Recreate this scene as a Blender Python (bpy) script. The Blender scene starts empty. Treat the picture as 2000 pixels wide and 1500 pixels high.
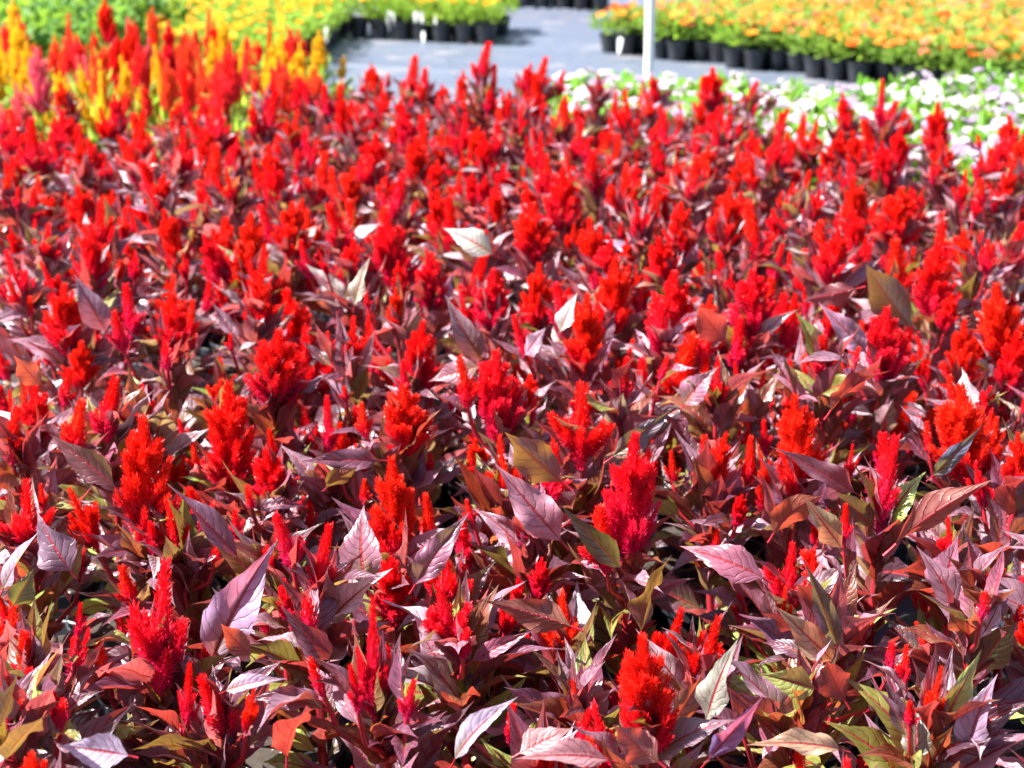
import bpy, math, random
import numpy as np
from mathutils import Vector, Matrix

# ------------------------------------------------------------------ camera, sky, sun, exposure
sc = bpy.context.scene
COL = sc.collection
CAM_H, PITCH, FPX = 1.06, math.radians(20.0), 2000 * 50 / 36.0
cam_d = bpy.data.cameras.new("camera")
cam_d.lens, cam_d.sensor_width = 50, 36
cam_d.clip_start, cam_d.clip_end = 0.05, 2000
cam_d.dof.use_dof = True
cam_d.dof.focus_distance = 1.45
cam_d.dof.aperture_fstop = 6.6
cam = bpy.data.objects.new("camera", cam_d)
cam.location = (0, 0, CAM_H)
cam.rotation_euler = (math.pi / 2 - PITCH, 0, 0)
COL.objects.link(cam)
sc.camera = cam

SUN = Vector((-0.62, -0.04, 0.76)).normalized()          # direction towards the sun
w = bpy.data.worlds.new("World"); sc.world = w; w.use_nodes = True
nt = w.node_tree
sky = nt.nodes.new("ShaderNodeTexSky"); sky.sky_type = 'NISHITA'; sky.sun_disc = False
sky.sun_elevation = math.asin(SUN.z)
sky.sun_rotation = math.atan2(SUN.x, SUN.y)
bg = nt.nodes["Background"]; bg.inputs["Strength"].default_value = 0.055
nt.links.new(sky.outputs[0], bg.inputs[0])
sl = bpy.data.lights.new("sun", 'SUN'); sl.energy = 5.0; sl.angle = math.radians(0.5); sl.color = (1.0, 0.955, 0.89)
so = bpy.data.objects.new("sun", sl); so.rotation_euler = SUN.to_track_quat('Z', 'Y').to_euler(); so.location = (-3, 1, 6)
COL.objects.link(so)
sc.view_settings.view_transform = 'Standard'
sc.view_settings.look = 'None'
sc.view_settings.gamma = 1
sc.view_settings.exposure = 2.1
sc.view_settings.use_curve_mapping = False
sc.cycles.max_bounces = 9
sc.cycles.transmission_bounces = 6
sc.cycles.diffuse_bounces = 4

rnd = random.Random(11)
U = rnd.uniform
CP, SP = math.cos(PITCH), math.sin(PITCH)

def ray(px, py):                                         # a pixel of the 2000x1500 photograph -> direction in the world
    a, b = (px - 1000) / FPX, (750 - py) / FPX
    return Vector((a, CP + b * SP, -SP + b * CP))
def at_z(px, py, z):
    d = ray(px, py); return Vector((0, 0, CAM_H)) + d * ((z - CAM_H) / d.z)
def at_y(px, py, y):
    d = ray(px, py); return Vector((0, 0, CAM_H)) + d * (y / d.y)
def proj(p):
    q = Vector(p) - Vector((0, 0, CAM_H)); dep = q.y * CP - q.z * SP
    return 1000 + FPX * q.x / dep, 750 - FPX * (q.y * SP + q.z * CP) / dep, dep

# ------------------------------------------------------------------ materials
def mat(name):
    m = bpy.data.materials.new(name); m.use_nodes = True
    t = m.node_tree; return m, t, t.nodes, t.links, t.nodes["Principled BSDF"]
def node(nodes, kind, **kw):
    n = nodes.new(kind)
    for k, v in kw.items(): setattr(n, k, v)
    return n
def math_n(N, L, op, a, b=None, c=None):
    n = node(N, "ShaderNodeMath", operation=op)
    for i, v in enumerate((a, b, c)):
        if v is None: continue
        if hasattr(v, "links"): L.new(v, n.inputs[i])
        else: n.inputs[i].default_value = v
    return n.outputs[0]
def mix_c(N, L, f, a, b, blend='MIX'):
    n = node(N, "ShaderNodeMix", data_type='RGBA', blend_type=blend)
    for i, v in ((0, f), (6, a), (7, b)):
        if hasattr(v, "links"): L.new(v, n.inputs[i])
        elif i == 0: n.inputs[0].default_value = v
        else: n.inputs[i].default_value = (*v[:3], 1)
    return n.outputs[2]

def leaf_material(name, rib, back, trans, trans_amt, rough, vein_dark=0.55, trans2=(0.40, 0.34, 0.02), green_base=True, nveins=8.5, spec=0.5):
    """Blade colour comes from the object's own colour; ribs, sunken side veins and mottling from the UV map."""
    m, t, N, L, P = mat(name)
    uv = node(N, "ShaderNodeUVMap"); sx = node(N, "ShaderNodeSeparateXYZ"); L.new(uv.outputs[0], sx.inputs[0])
    u = sx.outputs[0]; v = math_n(N, L, 'ABSOLUTE', math_n(N, L, 'SUBTRACT', sx.outputs[1], 0.5)); v = math_n(N, L, 'MULTIPLY', v, 2.0)
    oi = node(N, "ShaderNodeObjectInfo"); geo = node(N, "ShaderNodeNewGeometry")
    tc = node(N, "ShaderNodeTexCoord")
    nz = node(N, "ShaderNodeTexNoise"); nz.inputs["Scale"].default_value = 7; nz.inputs["Detail"].default_value = 4
    L.new(tc.outputs["Object"], nz.inputs["Vector"]); 
    ph = math_n(N, L, 'SUBTRACT', math_n(N, L, 'MULTIPLY', u, math_n(N, L, 'MULTIPLY', math_n(N, L, 'ADD', 0.8, math_n(N, L, 'MULTIPLY', oi.outputs["Random"], 0.4)), nveins)), math_n(N, L, 'MULTIPLY', math_n(N, L, 'POWER', v, 1.25), 2.0))
    ph = math_n(N, L, 'ADD', ph, math_n(N, L, 'ADD', math_n(N, L, 'MULTIPLY', nz.outputs[0], 1.3), math_n(N, L, 'MULTIPLY', math_n(N, L, 'GREATER_THAN', sx.outputs[1], 0.5), 0.45)))
    fr = math_n(N, L, 'FRACT', ph)
    tri = math_n(N, L, 'ABSOLUTE', math_n(N, L, 'SUBTRACT', fr, 0.5))          # 0 mid-panel .. 0.5 on the vein
    vein = node(N, "ShaderNodeMapRange", interpolation_type='SMOOTHSTEP'); vein.inputs[1].default_value = 0.40; vein.inputs[2].default_value = 0.5
    L.new(tri, vein.inputs[0])
    ribm = node(N, "ShaderNodeMapRange", interpolation_type='SMOOTHSTEP'); ribm.inputs[1].default_value = 0.11; ribm.inputs[2].default_value = 0.03
    L.new(v, ribm.inputs[0])
    # blade colour
    mott = node(N, "ShaderNodeMapRange"); mott.inputs[1].default_value = 0.3; mott.inputs[2].default_value = 0.7; mott.inputs[3].default_value = 0.7; mott.inputs[4].default_value = 1.3
    L.new(nz.outputs[0], mott.inputs[0])
    c = node(N, "ShaderNodeVectorMath", operation='SCALE'); L.new(oi.outputs["Color"], c.inputs[0]); L.new(mott.outputs[0], c.inputs["Scale"])
    col = c.outputs[0]
    if green_base:
        gb = node(N, "ShaderNodeMapRange", interpolation_type='SMOOTHSTEP'); gb.inputs[1].default_value = 0.62; gb.inputs[2].default_value = 0.0
        gb.inputs[4].default_value = 0.75
        L.new(math_n(N, L, 'ADD', u, math_n(N, L, 'MULTIPLY', v, 0.35)), gb.inputs[0])
        rr = math_n(N, L, 'GREATER_THAN', oi.outputs["Random"], 0.5)
        col = mix_c(N, L, math_n(N, L, 'MULTIPLY', gb.outputs[0], rr), col, (0.15, 0.15, 0.035))
    colb = mix_c(N, L, 0.55, col, back)
    col = mix_c(N, L, geo.outputs["Backfacing"], col, colb)
    col = mix_c(N, L, math_n(N, L, 'MULTIPLY', vein.outputs[0], vein_dark), col, mix_c(N, L, 0.5, rib, col))
    col = mix_c(N, L, ribm.outputs[0], col, rib)
    L.new(col, P.inputs["Base Color"])
    rg = node(N, "ShaderNodeMapRange"); rg.inputs[1].default_value = 0.3; rg.inputs[2].default_value = 0.7; rg.inputs[3].default_value = rough - .08; rg.inputs[4].default_value = rough + .2
    L.new(nz.outputs[0], rg.inputs[0]); L.new(rg.outputs[0], P.inputs["Roughness"])
    P.inputs["Specular IOR Level"].default_value = spec
    # quilting
    h = math_n(N, L, 'ADD', math_n(N, L, 'MULTIPLY', vein.outputs[0], -1.0), math_n(N, L, 'MULTIPLY', math_n(N, L, 'POWER', tri, 2.0), -1.6))
    h = math_n(N, L, 'SUBTRACT', h, math_n(N, L, 'MULTIPLY', ribm.outputs[0], 0.8))
    n2 = node(N, "ShaderNodeTexNoise"); n2.inputs["Scale"].default_value = 60; L.new(tc.outputs["Object"], n2.inputs["Vector"])
    h = math_n(N, L, 'ADD', h, math_n(N, L, 'MULTIPLY', n2.outputs[0], 0.35))
    b = node(N, "ShaderNodeBump"); b.inputs["Strength"].default_value = 0.6; b.inputs["Distance"].default_value = 0.0012
    L.new(h, b.inputs["Height"]); L.new(b.outputs[0], P.inputs["Normal"])
    tr = node(N, "ShaderNodeBsdfTranslucent")
    tcol = node(N, "ShaderNodeVectorMath", operation='SCALE'); L.new(col, tcol.inputs[0]); tcol.inputs["Scale"].default_value = 2.6
    rt = math_n(N, L, 'FRACT', math_n(N, L, 'MULTIPLY', oi.outputs["Random"], 7.31))
    tcol2 = mix_c(N, L, 0.62, tcol.outputs[0], mix_c(N, L, math_n(N, L, 'GREATER_THAN', rt, 0.74), trans, trans2))
    tcol2 = mix_c(N, L, math_n(N, L, 'MULTIPLY', math_n(N, L, 'MAXIMUM', vein.outputs[0], ribm.outputs[0]), 0.6), tcol2, (0.10, 0.012, 0.008))
    L.new(tcol2, tr.inputs[0])
    mx = node(N, "ShaderNodeMixShader"); L.new(math_n(N, L, 'ADD', trans_amt * .5, math_n(N, L, 'MULTIPLY', math_n(N, L, 'FRACT', math_n(N, L, 'MULTIPLY', oi.outputs["Random"], 13.7)), trans_amt)), mx.inputs[0])
    L.new(P.outputs[0], mx.inputs[1]); L.new(tr.outputs[0], mx.inputs[2])
    L.new(mx.outputs[0], N["Material Output"].inputs[0])
    return m

def petal_material(name, base, tip, trans=0.3, rough=0.55, jitter=0.06, spec=0.35):
    """Pigment runs from base to tip along the 'tint' attribute; each flower shifts a little."""
    m, t, N, L, P = mat(name)
    a = node(N, "ShaderNodeAttribute", attribute_name="tint")
    oi = node(N, "ShaderNodeObjectInfo")
    f = math_n(N, L, 'ADD', a.outputs["Fac"], math_n(N, L, 'MULTIPLY', math_n(N, L, 'SUBTRACT', oi.outputs["Random"], 0.5), 0.22)); 
    cl = node(N, "ShaderNodeMapRange"); cl.inputs[1].default_value = -0.08; cl.inputs[2].default_value = 0.66; L.new(f, cl.inputs[0])
    c = mix_c(N, L, cl.outputs[0], base, tip)
    hs = node(N, "ShaderNodeHueSaturation"); L.new(c, hs.inputs["Color"])
    L.new(math_n(N, L, 'ADD', 0.5 - jitter / 2, math_n(N, L, 'MULTIPLY', oi.outputs["Random"], jitter)), hs.inputs["Hue"])
    L.new(hs.outputs[0], P.inputs["Base Color"])
    P.inputs["Roughness"].default_value = rough; P.inputs["Specular IOR Level"].default_value = spec * .7
    P.inputs["Sheen Weight"].default_value = 0.25; L.new(hs.outputs[0], P.inputs["Sheen Tint"])
    tr = node(N, "ShaderNodeBsdfTranslucent"); L.new(hs.outputs[0], tr.inputs[0])
    mx = node(N, "ShaderNodeMixShader"); mx.inputs[0].default_value = trans
    L.new(P.outputs[0], mx.inputs[1]); L.new(tr.outputs[0], mx.inputs[2]); L.new(mx.outputs[0], N["Material Output"].inputs[0])
    return m

def plain(name, col, rough, col2=None, scale=30, bump=0, spec=0.5):
    m, t, N, L, P = mat(name)
    P.inputs["Roughness"].default_value = rough; P.inputs["Specular IOR Level"].default_value = spec
    tc = node(N, "ShaderNodeTexCoord"); nz = node(N, "ShaderNodeTexNoise"); nz.inputs["Scale"].default_value = scale; nz.inputs["Detail"].default_value = 5
    L.new(tc.outputs["Object"], nz.inputs["Vector"])
    L.new(mix_c(N, L, nz.outputs[0], col, col2 or col), P.inputs["Base Color"])
    if bump:
        b = node(N, "ShaderNodeBump"); b.inputs["Strength"].default_value = 0.6; b.inputs["Distance"].default_value = bump
        L.new(nz.outputs[0], b.inputs["Height"]); L.new(b.outputs[0], P.inputs["Normal"])
    return m

M = {}
M['leaf'] = leaf_material("bronze_leaf", (0.30, 0.018, 0.028), (0.17, 0.030, 0.045), (0.80, 0.07, 0.014), 0.28, 0.33, 0.24, spec=0.8)
M['green'] = leaf_material("green_leaf", (0.22, 0.30, 0.07), (0.12, 0.22, 0.05), (0.42, 0.70, 0.03), 0.34, 0.50, 0.35, (0.55, 0.68, 0.04), False, 6.0, 0.25)
M['plume'] = petal_material("scarlet_plume", (0.60, 0.010, 0.105), (0.80, 0.012, 0.009), 0.34, 0.5, 0.008)
M['plume_orange'] = petal_material("coral_plume", (0.80, 0.035, 0.05), (0.85, 0.065, 0.03), 0.35, 0.55, 0.02)
M['plume_yellow'] = petal_material("golden_plume", (0.84, 0.50, 0.02), (0.88, 0.58, 0.02), 0.35, 0.55, 0.02)
M['plume_pink'] = petal_material("pink_plume", (0.80, 0.13, 0.26), (0.82, 0.16, 0.18), 0.35, 0.55, 0.02)
M['stem'] = plain("crimson_stem", (0.42, 0.012, 0.03), 0.35, (0.30, 0.02, 0.03), 40, 0.0006)
M['stem_green'] = plain("green_stem", (0.16, 0.26, 0.05), 0.45, (0.20, 0.22, 0.06), 40)
M['pot'] = plain("black_plastic_pot", (0.012, 0.014, 0.019), 0.36, (0.022, 0.025, 0.033), 18, 0.0004)
M['white'] = plain("white_plastic", (0.80, 0.80, 0.79), 0.3, (0.74, 0.74, 0.72), 8)
M['zin_orange'] = petal_material("orange_petal", (0.78, 0.09, 0.010), (0.82, 0.17, 0.014), 0.25, 0.55, 0.03)
M['zin_gold'] = petal_material("gold_petal", (0.80, 0.17, 0.015), (0.82, 0.24, 0.022), 0.25, 0.55, 0.03)
M['zin_pink'] = petal_material("salmon_petal", (0.75, 0.10, 0.09), (0.80, 0.19, 0.14), 0.25, 0.55, 0.03)
M['mari'] = petal_material("yellow_petal", (0.82, 0.30, 0.008), (0.88, 0.47, 0.012), 0.25, 0.55, 0.03)
M['vin_white'] = petal_material("white_petal", (0.45, 0.28, 0.42), (0.56, 0.47, 0.56), 0.25, 0.5, 0.0)
M['vin_lilac'] = petal_material("lilac_petal", (0.32, 0.21, 0.40), (0.36, 0.27, 0.42), 0.25, 0.5, 0.0)

def soil_material():
    m, t, N, L, P = mat("potting_soil")
    tc = node(N, "ShaderNodeTexCoord"); v = node(N, "ShaderNodeTexVoronoi"); v.inputs["Scale"].default_value = 130
    nz = node(N, "ShaderNodeTexNoise"); nz.inputs["Scale"].default_value = 90; nz.inputs["Detail"].default_value = 6
    L.new(tc.outputs["Object"], v.inputs["Vector"]); L.new(tc.outputs["Object"], nz.inputs["Vector"])
    sp = math_n(N, L, 'LESS_THAN', v.outputs["Distance"], 0.22)
    rc = node(N, "ShaderNodeSeparateColor"); L.new(v.outputs["Color"], rc.inputs[0])
    sp = math_n(N, L, 'MULTIPLY', sp, math_n(N, L, 'GREATER_THAN', rc.outputs[0], 0.8))
    c = mix_c(N, L, nz.outputs[0], (0.012, 0.009, 0.007), (0.045, 0.032, 0.024))
    L.new(mix_c(N, L, sp, c, (0.62, 0.6, 0.56)), P.inputs["Base Color"]); P.inputs["Roughness"].default_value = 0.9
    b = node(N, "ShaderNodeBump"); b.inputs["Distance"].default_value = 0.004; L.new(nz.outputs[0], b.inputs["Height"]); L.new(b.outputs[0], P.inputs["Normal"])
    return m
M['soil'] = soil_material()

def fabric_material():
    m, t, N, L, P = mat("woven_ground_fabric")
    tc = node(N, "ShaderNodeTexCoord")
    mp = node(N, "ShaderNodeMapping"); mp.inputs["Rotation"].default_value = (0, 0, -0.42); mp.inputs["Scale"].default_value = (0.35, 3.2, 1)
    L.new(tc.outputs["Object"], mp.inputs[0])
    n1 = node(N, "ShaderNodeTexNoise"); n1.inputs["Scale"].default_value = 1.6; n1.inputs["Detail"].default_value = 7; n1.inputs["Roughness"].default_value = 0.65
    L.new(mp.outputs[0], n1.inputs["Vector"])
    n2 = node(N, "ShaderNodeTexNoise"); n2.inputs["Scale"].default_value = 3.1; n2.inputs["Detail"].default_value = 8; L.new(tc.outputs["Object"], n2.inputs["Vector"])
    n3 = node(N, "ShaderNodeTexNoise"); n3.inputs["Scale"].default_value = 26; n3.inputs["Detail"].default_value = 4; L.new(tc.outputs["Object"], n3.inputs["Vector"])
    c = mix_c(N, L, n1.outputs[0], (0.058, 0.075, 0.112), (0.125, 0.15, 0.20))
    d = node(N, "ShaderNodeMapRange", interpolation_type='SMOOTHSTEP'); d.inputs[1].default_value = 0.54; d.inputs[2].default_value = 0.72; d.inputs[4].default_value = 0.55
    L.new(n2.outputs[0], d.inputs[0])
    c = mix_c(N, L, d.outputs[0], c, (0.30, 0.265, 0.25))
    g = node(N, "ShaderNodeMapRange"); g.inputs[1].default_value = 0.64; g.inputs[2].default_value = 0.7; g.inputs[4].default_value = 0.6; L.new(n3.outputs[0], g.inputs[0])
    c = mix_c(N, L, g.outputs[0], c, (0.20, 0.13, 0.10))
    L.new(c, P.inputs["Base Color"])
    rr = node(N, "ShaderNodeMapRange"); rr.inputs[3].default_value = 0.36; rr.inputs[4].default_value = 0.6; L.new(n1.outputs[0], rr.inputs[0]); L.new(rr.outputs[0], P.inputs["Roughness"])
    P.inputs["Specular IOR Level"].default_value = 0.6
    wv = node(N, "ShaderNodeTexWave"); wv.inputs["Scale"].default_value = 90; L.new(mp.outputs[0], wv.inputs["Vector"])
    b = node(N, "ShaderNodeBump"); b.inputs["Distance"].default_value = 0.004; b.inputs["Strength"].default_value = 0.5
    L.new(math_n(N, L, 'ADD', n2.outputs[0], math_n(N, L, 'MULTIPLY', wv.outputs[0], 0.1)), b.inputs["Height"]); L.new(b.outputs[0], P.inputs["Normal"])
    return m
M['fabric'] = fabric_material()

# ------------------------------------------------------------------ object helpers
def link(name, mesh, parent=None, mtx=None, color=None):
    o = bpy.data.objects.new(name, mesh); COL.objects.link(o)
    if parent is not None: o.parent = parent
    if mtx is not None: o.matrix_basis = mtx
    if color is not None: o.color = (*color, 1)
    return o
def root(name, loc, category, group):
    o = bpy.data.objects.new(name, None); COL.objects.link(o); o.location = loc
    o.empty_display_size = 0.05; o["category"] = category; o["group"] = group; o["label"] = ""
    return o
def mesh(name, V, F, mats, midx=None, uv=None, tint=None, smooth=True):
    me = bpy.data.meshes.new(name); me.from_pydata([tuple(v) for v in V], [], F)
    for m in mats: me.materials.append(m)
    if midx is not None: me.polygons.foreach_set("material_index", midx)
    me.polygons.foreach_set("use_smooth", [smooth] * len(F))
    if uv is not None:
        l = me.uv_layers.new(name="UVMap"); li = np.empty(len(me.loops), dtype=np.int32); me.loops.foreach_get("vertex_index", li)
        l.data.foreach_set("uv", np.asarray(uv, dtype=np.float32)[li].ravel())
    if tint is not None:
        a = me.attributes.new("tint", 'FLOAT', 'POINT'); a.data.foreach_set("value", np.asarray(tint, dtype=np.float32))
    me.update(); return me
def frame_m(origin, y, zhint, s=1.0, sx=1.0):
    """Matrix whose Y runs along y and whose Z is as near zhint as it can be."""
    y = Vector(y).normalized(); x = y.cross(Vector(zhint))
    if x.length < 1e-4: x = y.orthogonal()
    x.normalize(); z = x.cross(y)
    m = Matrix((x * s * sx, y * s, z * s)).transposed().to_4x4(); m.translation = Vector(origin); return m
def axis_m(origin, z, rot, s, sw):
    z = Vector(z).normalized(); x = z.orthogonal().normalized(); x = Matrix.Rotation(rot, 3, z) @ x; y = z.cross(x)
    m = Matrix((x * sw, y * sw, z * s)).transposed().to_4x4(); m.translation = Vector(origin); return m
def tube(V, F, pts, rad, n=6):
    b = len(V); pts = [Vector(p) for p in pts]
    for i, p in enumerate(pts):
        d = (pts[min(i + 1, len(pts) - 1)] - pts[max(i - 1, 0)]).normalized()
        x = d.cross(Vector((0.3, 0.9, 0.1))).normalized(); y = d.cross(x)
        for k in range(n):
            a = 2 * math.pi * k / n; V.append(p + (x * math.cos(a) + y * math.sin(a)) * rad[i])
    for i in range(len(pts) - 1):
        for k in range(n):
            a, c = b + i * n + k, b + i * n + (k + 1) % n
            F.append((a, c, c + n, a + n))

# ------------------------------------------------------------------ leaves
PROF_T = [0, .05, .12, .22, .33, .45, .58, .70, .80, .88, .95, 1.0]
PROF_W = [.03, .20, .54, .88, 1.0, .92, .70, .43, .23, .11, .045, .0]
def leaf_mesh(name, width, fold, a0, a1, twist, wave, freq, petiole=0.13, nu=16, nv=3, mats=None, prof=PROF_W):
    """A pointed leaf of unit length along +Y, lying in XY with +Z its upper face: folded on the midrib, arched, twisted, wavy at the edge."""
    V, F, UV, MI = [], [], [], []
    p = Vector((0, 0, 0)); ang = a0; pts = []
    if petiole > 0:
        st = [Vector((0, 0, 0))]
        for i in range(3):
            ang_i = a0 - 0.25 * a1 * i / 3; st.append(st[-1] + Vector((0, math.cos(ang_i), math.sin(ang_i))) * petiole / 3)
        tube(V, F, st, [.014, .011, .010, .011], 5); UV += [(0.0, 0.5)] * len(V); MI += [1] * len(F); p = st[-1]
    b = len(V); L = 1 - petiole; ph = U(0, 6.28)
    for i in range(nu + 1):
        t = i / nu; ang = a0 + a1 * t
        if i: p = p + Vector((0, math.cos(ang), math.sin(ang))) * (L / nu)
        hw = width * 0.5 * float(np.interp(t, PROF_T, prof))
        nrm = Vector((0, -math.sin(ang), math.cos(ang))); tw = twist * t
        for j in range(-nv, nv + 1):
            v = j / nv; av = abs(v)
            lat, up = v * hw * math.cos(fold), av * hw * math.sin(fold) + hw * 0.10 * math.sin(math.pi * av)
            up += wave * hw * 2 * math.sin(freq * 6.283 * t + ph + (1.4 if v > 0 else 0)) * av ** 2
            if 0 < i < nu: lat *= 1 + 0.05 * math.sin(t * 40 + ph * 3 + v * 2)
            c, s = math.cos(tw), math.sin(tw)
            V.append(p + Vector((1, 0, 0)) * (lat * c - up * s) + nrm * (lat * s + up * c)); UV.append((t, 0.5 + v * 0.5))
    k = 2 * nv + 1
    for i in range(nu):
        for j in range(k - 1):
            a = b + i * k + j; F.append((a, a + 1, a + k + 1, a + k)); MI.append(0)
    return mesh(name, V, F, mats or [M['leaf'], M['stem']], MI, UV)

LEAVES = []
for i in range(18):
    LEAVES.append(leaf_mesh("leaf", U(.27, .39), U(.2, .7), U(-.05, .35), U(-1.3, -.1) if i % 3 else U(0, .7), U(-1.0, 1.0), U(.05, .22), U(1.2, 2.6)))
NARROW = [leaf_mesh("leaf", U(.24, .32), U(.3, .65), U(.0, .3), U(-1.0, .2), U(-.7, .7), U(.04, .16), U(1.2, 2.4)) for i in range(7)]
FLATS = [leaf_mesh("leaf", U(.33, .39), U(.18, .5), .12, U(-1.0, .1), U(-1.0, 1.0), U(.08, .2), U(1.3, 2.2), nu=22, nv=4) for i in range(10)]

# ------------------------------------------------------------------ plumes
def spire(V, F, T, o, d, length, r, n, bl, bw, t0=0.0, t1=1.0, curve=None, taper=0.8):
    """A pointed tuft thick with fine bracts, its own solid core inside."""
    o, d = Vector(o), Vector(d).normalized(); curve = curve or Vector((0, 0, 0))
    pos = lambda t: o + d * (length * t) + curve * (length * t * t)
    rr = lambda t: r * (0.55 + 0.45 * min(1, t / .25)) * max(0.0, 1 - t) ** taper + r * 0.05
    b = len(V); ks = 5
    for i, t in enumerate((0, .2, .45, .7, .9, 1.0)):
        q = pos(t); dd = (d + curve * 2 * t).normalized(); x = dd.orthogonal().normalized(); y = dd.cross(x)
        R = rr(t) * 0.62 if t < 1 else 0.0005
        for k in range(ks):
            a = 6.283 * k / ks + i * .6; V.append(q + (x * math.cos(a) + y * math.sin(a)) * R); T.append(t0 + (t1 - t0) * t)
    for i in range(5):
        for k in range(ks):
            a, c = b + i * ks + k, b + i * ks + (k + 1) % ks; F.append((a, c, c + ks, a + ks))
    for i in range(n):
        t = ((i + U(0, 1)) / n) ** 0.9; q = pos(t); dd = (d + curve * 2 * t).normalized()
        x = dd.orthogonal().normalized(); a = i * 2.39996 + U(-.4, .4); out = Matrix.Rotation(a, 3, dd) @ x
        up = U(.75, 1.9) + t * .8
        e = (out + dd * up + Vector((U(-.25, .25), U(-.25, .25), U(-.25, .25)))).normalized(); s = e.cross(dd).normalized()
        if U(0, 1) < .5: s = (s + out * U(-.8, .8)).normalized()
        l, ww = bl * U(.7, 1.35) * (1 - .25 * t), bw * U(.7, 1.3)
        p0 = q + out * rr(t) * .5; k = len(V); tt = t0 + (t1 - t0) * t
        V.extend([p0 - s * ww * .4, p0 + e * l * .55 + s * ww + out * l * .05, p0 + e * l, p0 + e * l * .55 - s * ww + out * l * .05])
        T.extend([tt - .1, tt, tt + .12, tt]); F.append((k, k + 1, k + 2)); F.append((k, k + 2, k + 3))

def plume_mesh(name, kind, m, dens=1.0):
    V, F, T = [], [], []
    Z = Vector((0, 0, 1))
    if kind == 'broad':
        spire(V, F, T, (0, 0, 0), Z, 1.0, .20, int(620 * dens), .085, .0080, .1, 1)
        nt_ = rnd.randint(36, 46)
        for i in range(nt_):
            a = i * 2.4 + U(-.4, .4); h = U(0, 1) ** 1.3 * .74; ln = (1 - h) * U(.20, .42) + .06; sp = U(.45, 1.0) * (1 - .45 * h)
            d = Vector((math.cos(a) * sp, math.sin(a) * sp, 1)).normalized()
            spire(V, F, T, (math.cos(a) * .07, math.sin(a) * .07, h), d, ln, .066 * U(.75, 1.15), int(85 * dens), .070, .0074, h * .9, min(1, h + ln + .1), Vector((-d.x, -d.y, 0)) * U(.0, .3), .7)
    elif kind == 'fan':
        spire(V, F, T, (0, 0, 0), Z, 1.0, .13, int(220 * dens), .10, .0115, .1, 1)
        for i in range(rnd.randint(9, 13)):
            a = i * 2.4 + U(-.4, .4); h = U(.0, .35); ln = U(.30, .56) * (1 - h * .4); sp = U(.35, .85)
            d = Vector((math.cos(a) * sp, math.sin(a) * sp, 1)).normalized()
            spire(V, F, T, (math.cos(a) * .04, math.sin(a) * .04, h), d, ln, .078 * U(.75, 1.2), int(170 * dens), .08, .0088, h, min(1, h + ln + .15), Vector((-d.x, -d.y, 0)) * U(.2, .5), .7)
    elif kind == 'slim':
        spire(V, F, T, (0, 0, 0), Z, 1.0, .135, int(460 * dens), .10, .0095, .0, 1, Vector((U(-.08, .08), U(-.08, .08), 0)), .65)
        for i in range(rnd.randint(3, 4)):
            a = U(0, 6.28); h = U(.0, .25); d = Vector((math.cos(a) * .4, math.sin(a) * .4, 1)).normalized()
            spire(V, F, T, (math.cos(a) * .05, math.sin(a) * .05, h), d, U(.22, .4), .07, int(70 * dens), .08, .0115, h, h + .4, None, .7)
    elif kind == 'bud':
        spire(V, F, T, (0, 0, 0), Z, 1.0, .16, int(170 * dens), .15, .018, .0, .9, None, .7)
    return mesh(name, V, F, [m], None, None, T, smooth=False)
PL = {k: [plume_mesh("plume", k, M['plume']) for _ in range(n)] for k, n in (('broad', 7), ('fan', 5), ('slim', 5), ('bud', 4))}
MIXPL = {c: [plume_mesh("plume", k, M['plume_' + c], .5) for k in ('broad', 'slim', 'broad')] for c in ('orange', 'yellow', 'pink')}
MIXPL['red'] = [PL['broad'][0], PL['slim'][0], PL['broad'][1]]

# ------------------------------------------------------------------ pots
def pot_mesh():
    V, F = [], []; n = 24
    prof = [(.052, .0), (.068, .098), (.070, .100), (.0735, .100), (.0745, .118), (.0725, .1195), (.0700, .118), (.066, .095), (.063, .088)]
    for r, z in prof:
        for k in range(n):
            a = 6.283185 * k / n; rr = r * (1 - (.018 if (k % 4 == 0 and z < .099) else 0)); V.append((rr * math.cos(a), rr * math.sin(a), z))
    for i in range(len(prof) - 1):
        for k in range(n):
            a, b = i * n + k, i * n + (k + 1) % n; F.append((a, b, b + n, a + n))
    F.append(tuple(range(n - 1, -1, -1)))
    me = mesh("pot", V, F, [M['pot']], smooth=False); return me
def soil_mesh():
    V, F = [(0, 0, .112)], []; n = 24
    for r, z in ((.022, .109), (.045, .106), (.0655, .098)):
        for k in range(n):
            a = 6.283 * k / n; V.append((r * math.cos(a), r * math.sin(a), z + U(-.002, .002)))
    for k in range(n): F.append((0, 1 + k, 1 + (k + 1) % n))
    for i in range(2):
        for k in range(n):
            a, b = 1 + i * n + k, 1 + i * n + (k + 1) % n; F.append((a, a + n, b + n, b))
    return mesh("soil", V, F, [M['soil']])
POT, SOIL = pot_mesh(), soil_mesh()
def add_pot(r, s=1.0, soil=True, h=1.0):
    m = Matrix.Rotation(U(0, 6.28), 4, 'Z') @ Matrix.Diagonal((s, s, s * h, 1))
    link("pot", POT, r, m)
    if soil: link("soil", SOIL, r, m)

# ------------------------------------------------------------------ ground
me = mesh("ground", [(-400, -400, 0), (400, -400, 0), (400, 400, 0), (-400, 400, 0)], [(0, 1, 2, 3)], [M['fabric']])
g = link("ground", me); g["kind"] = "structure"

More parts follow.
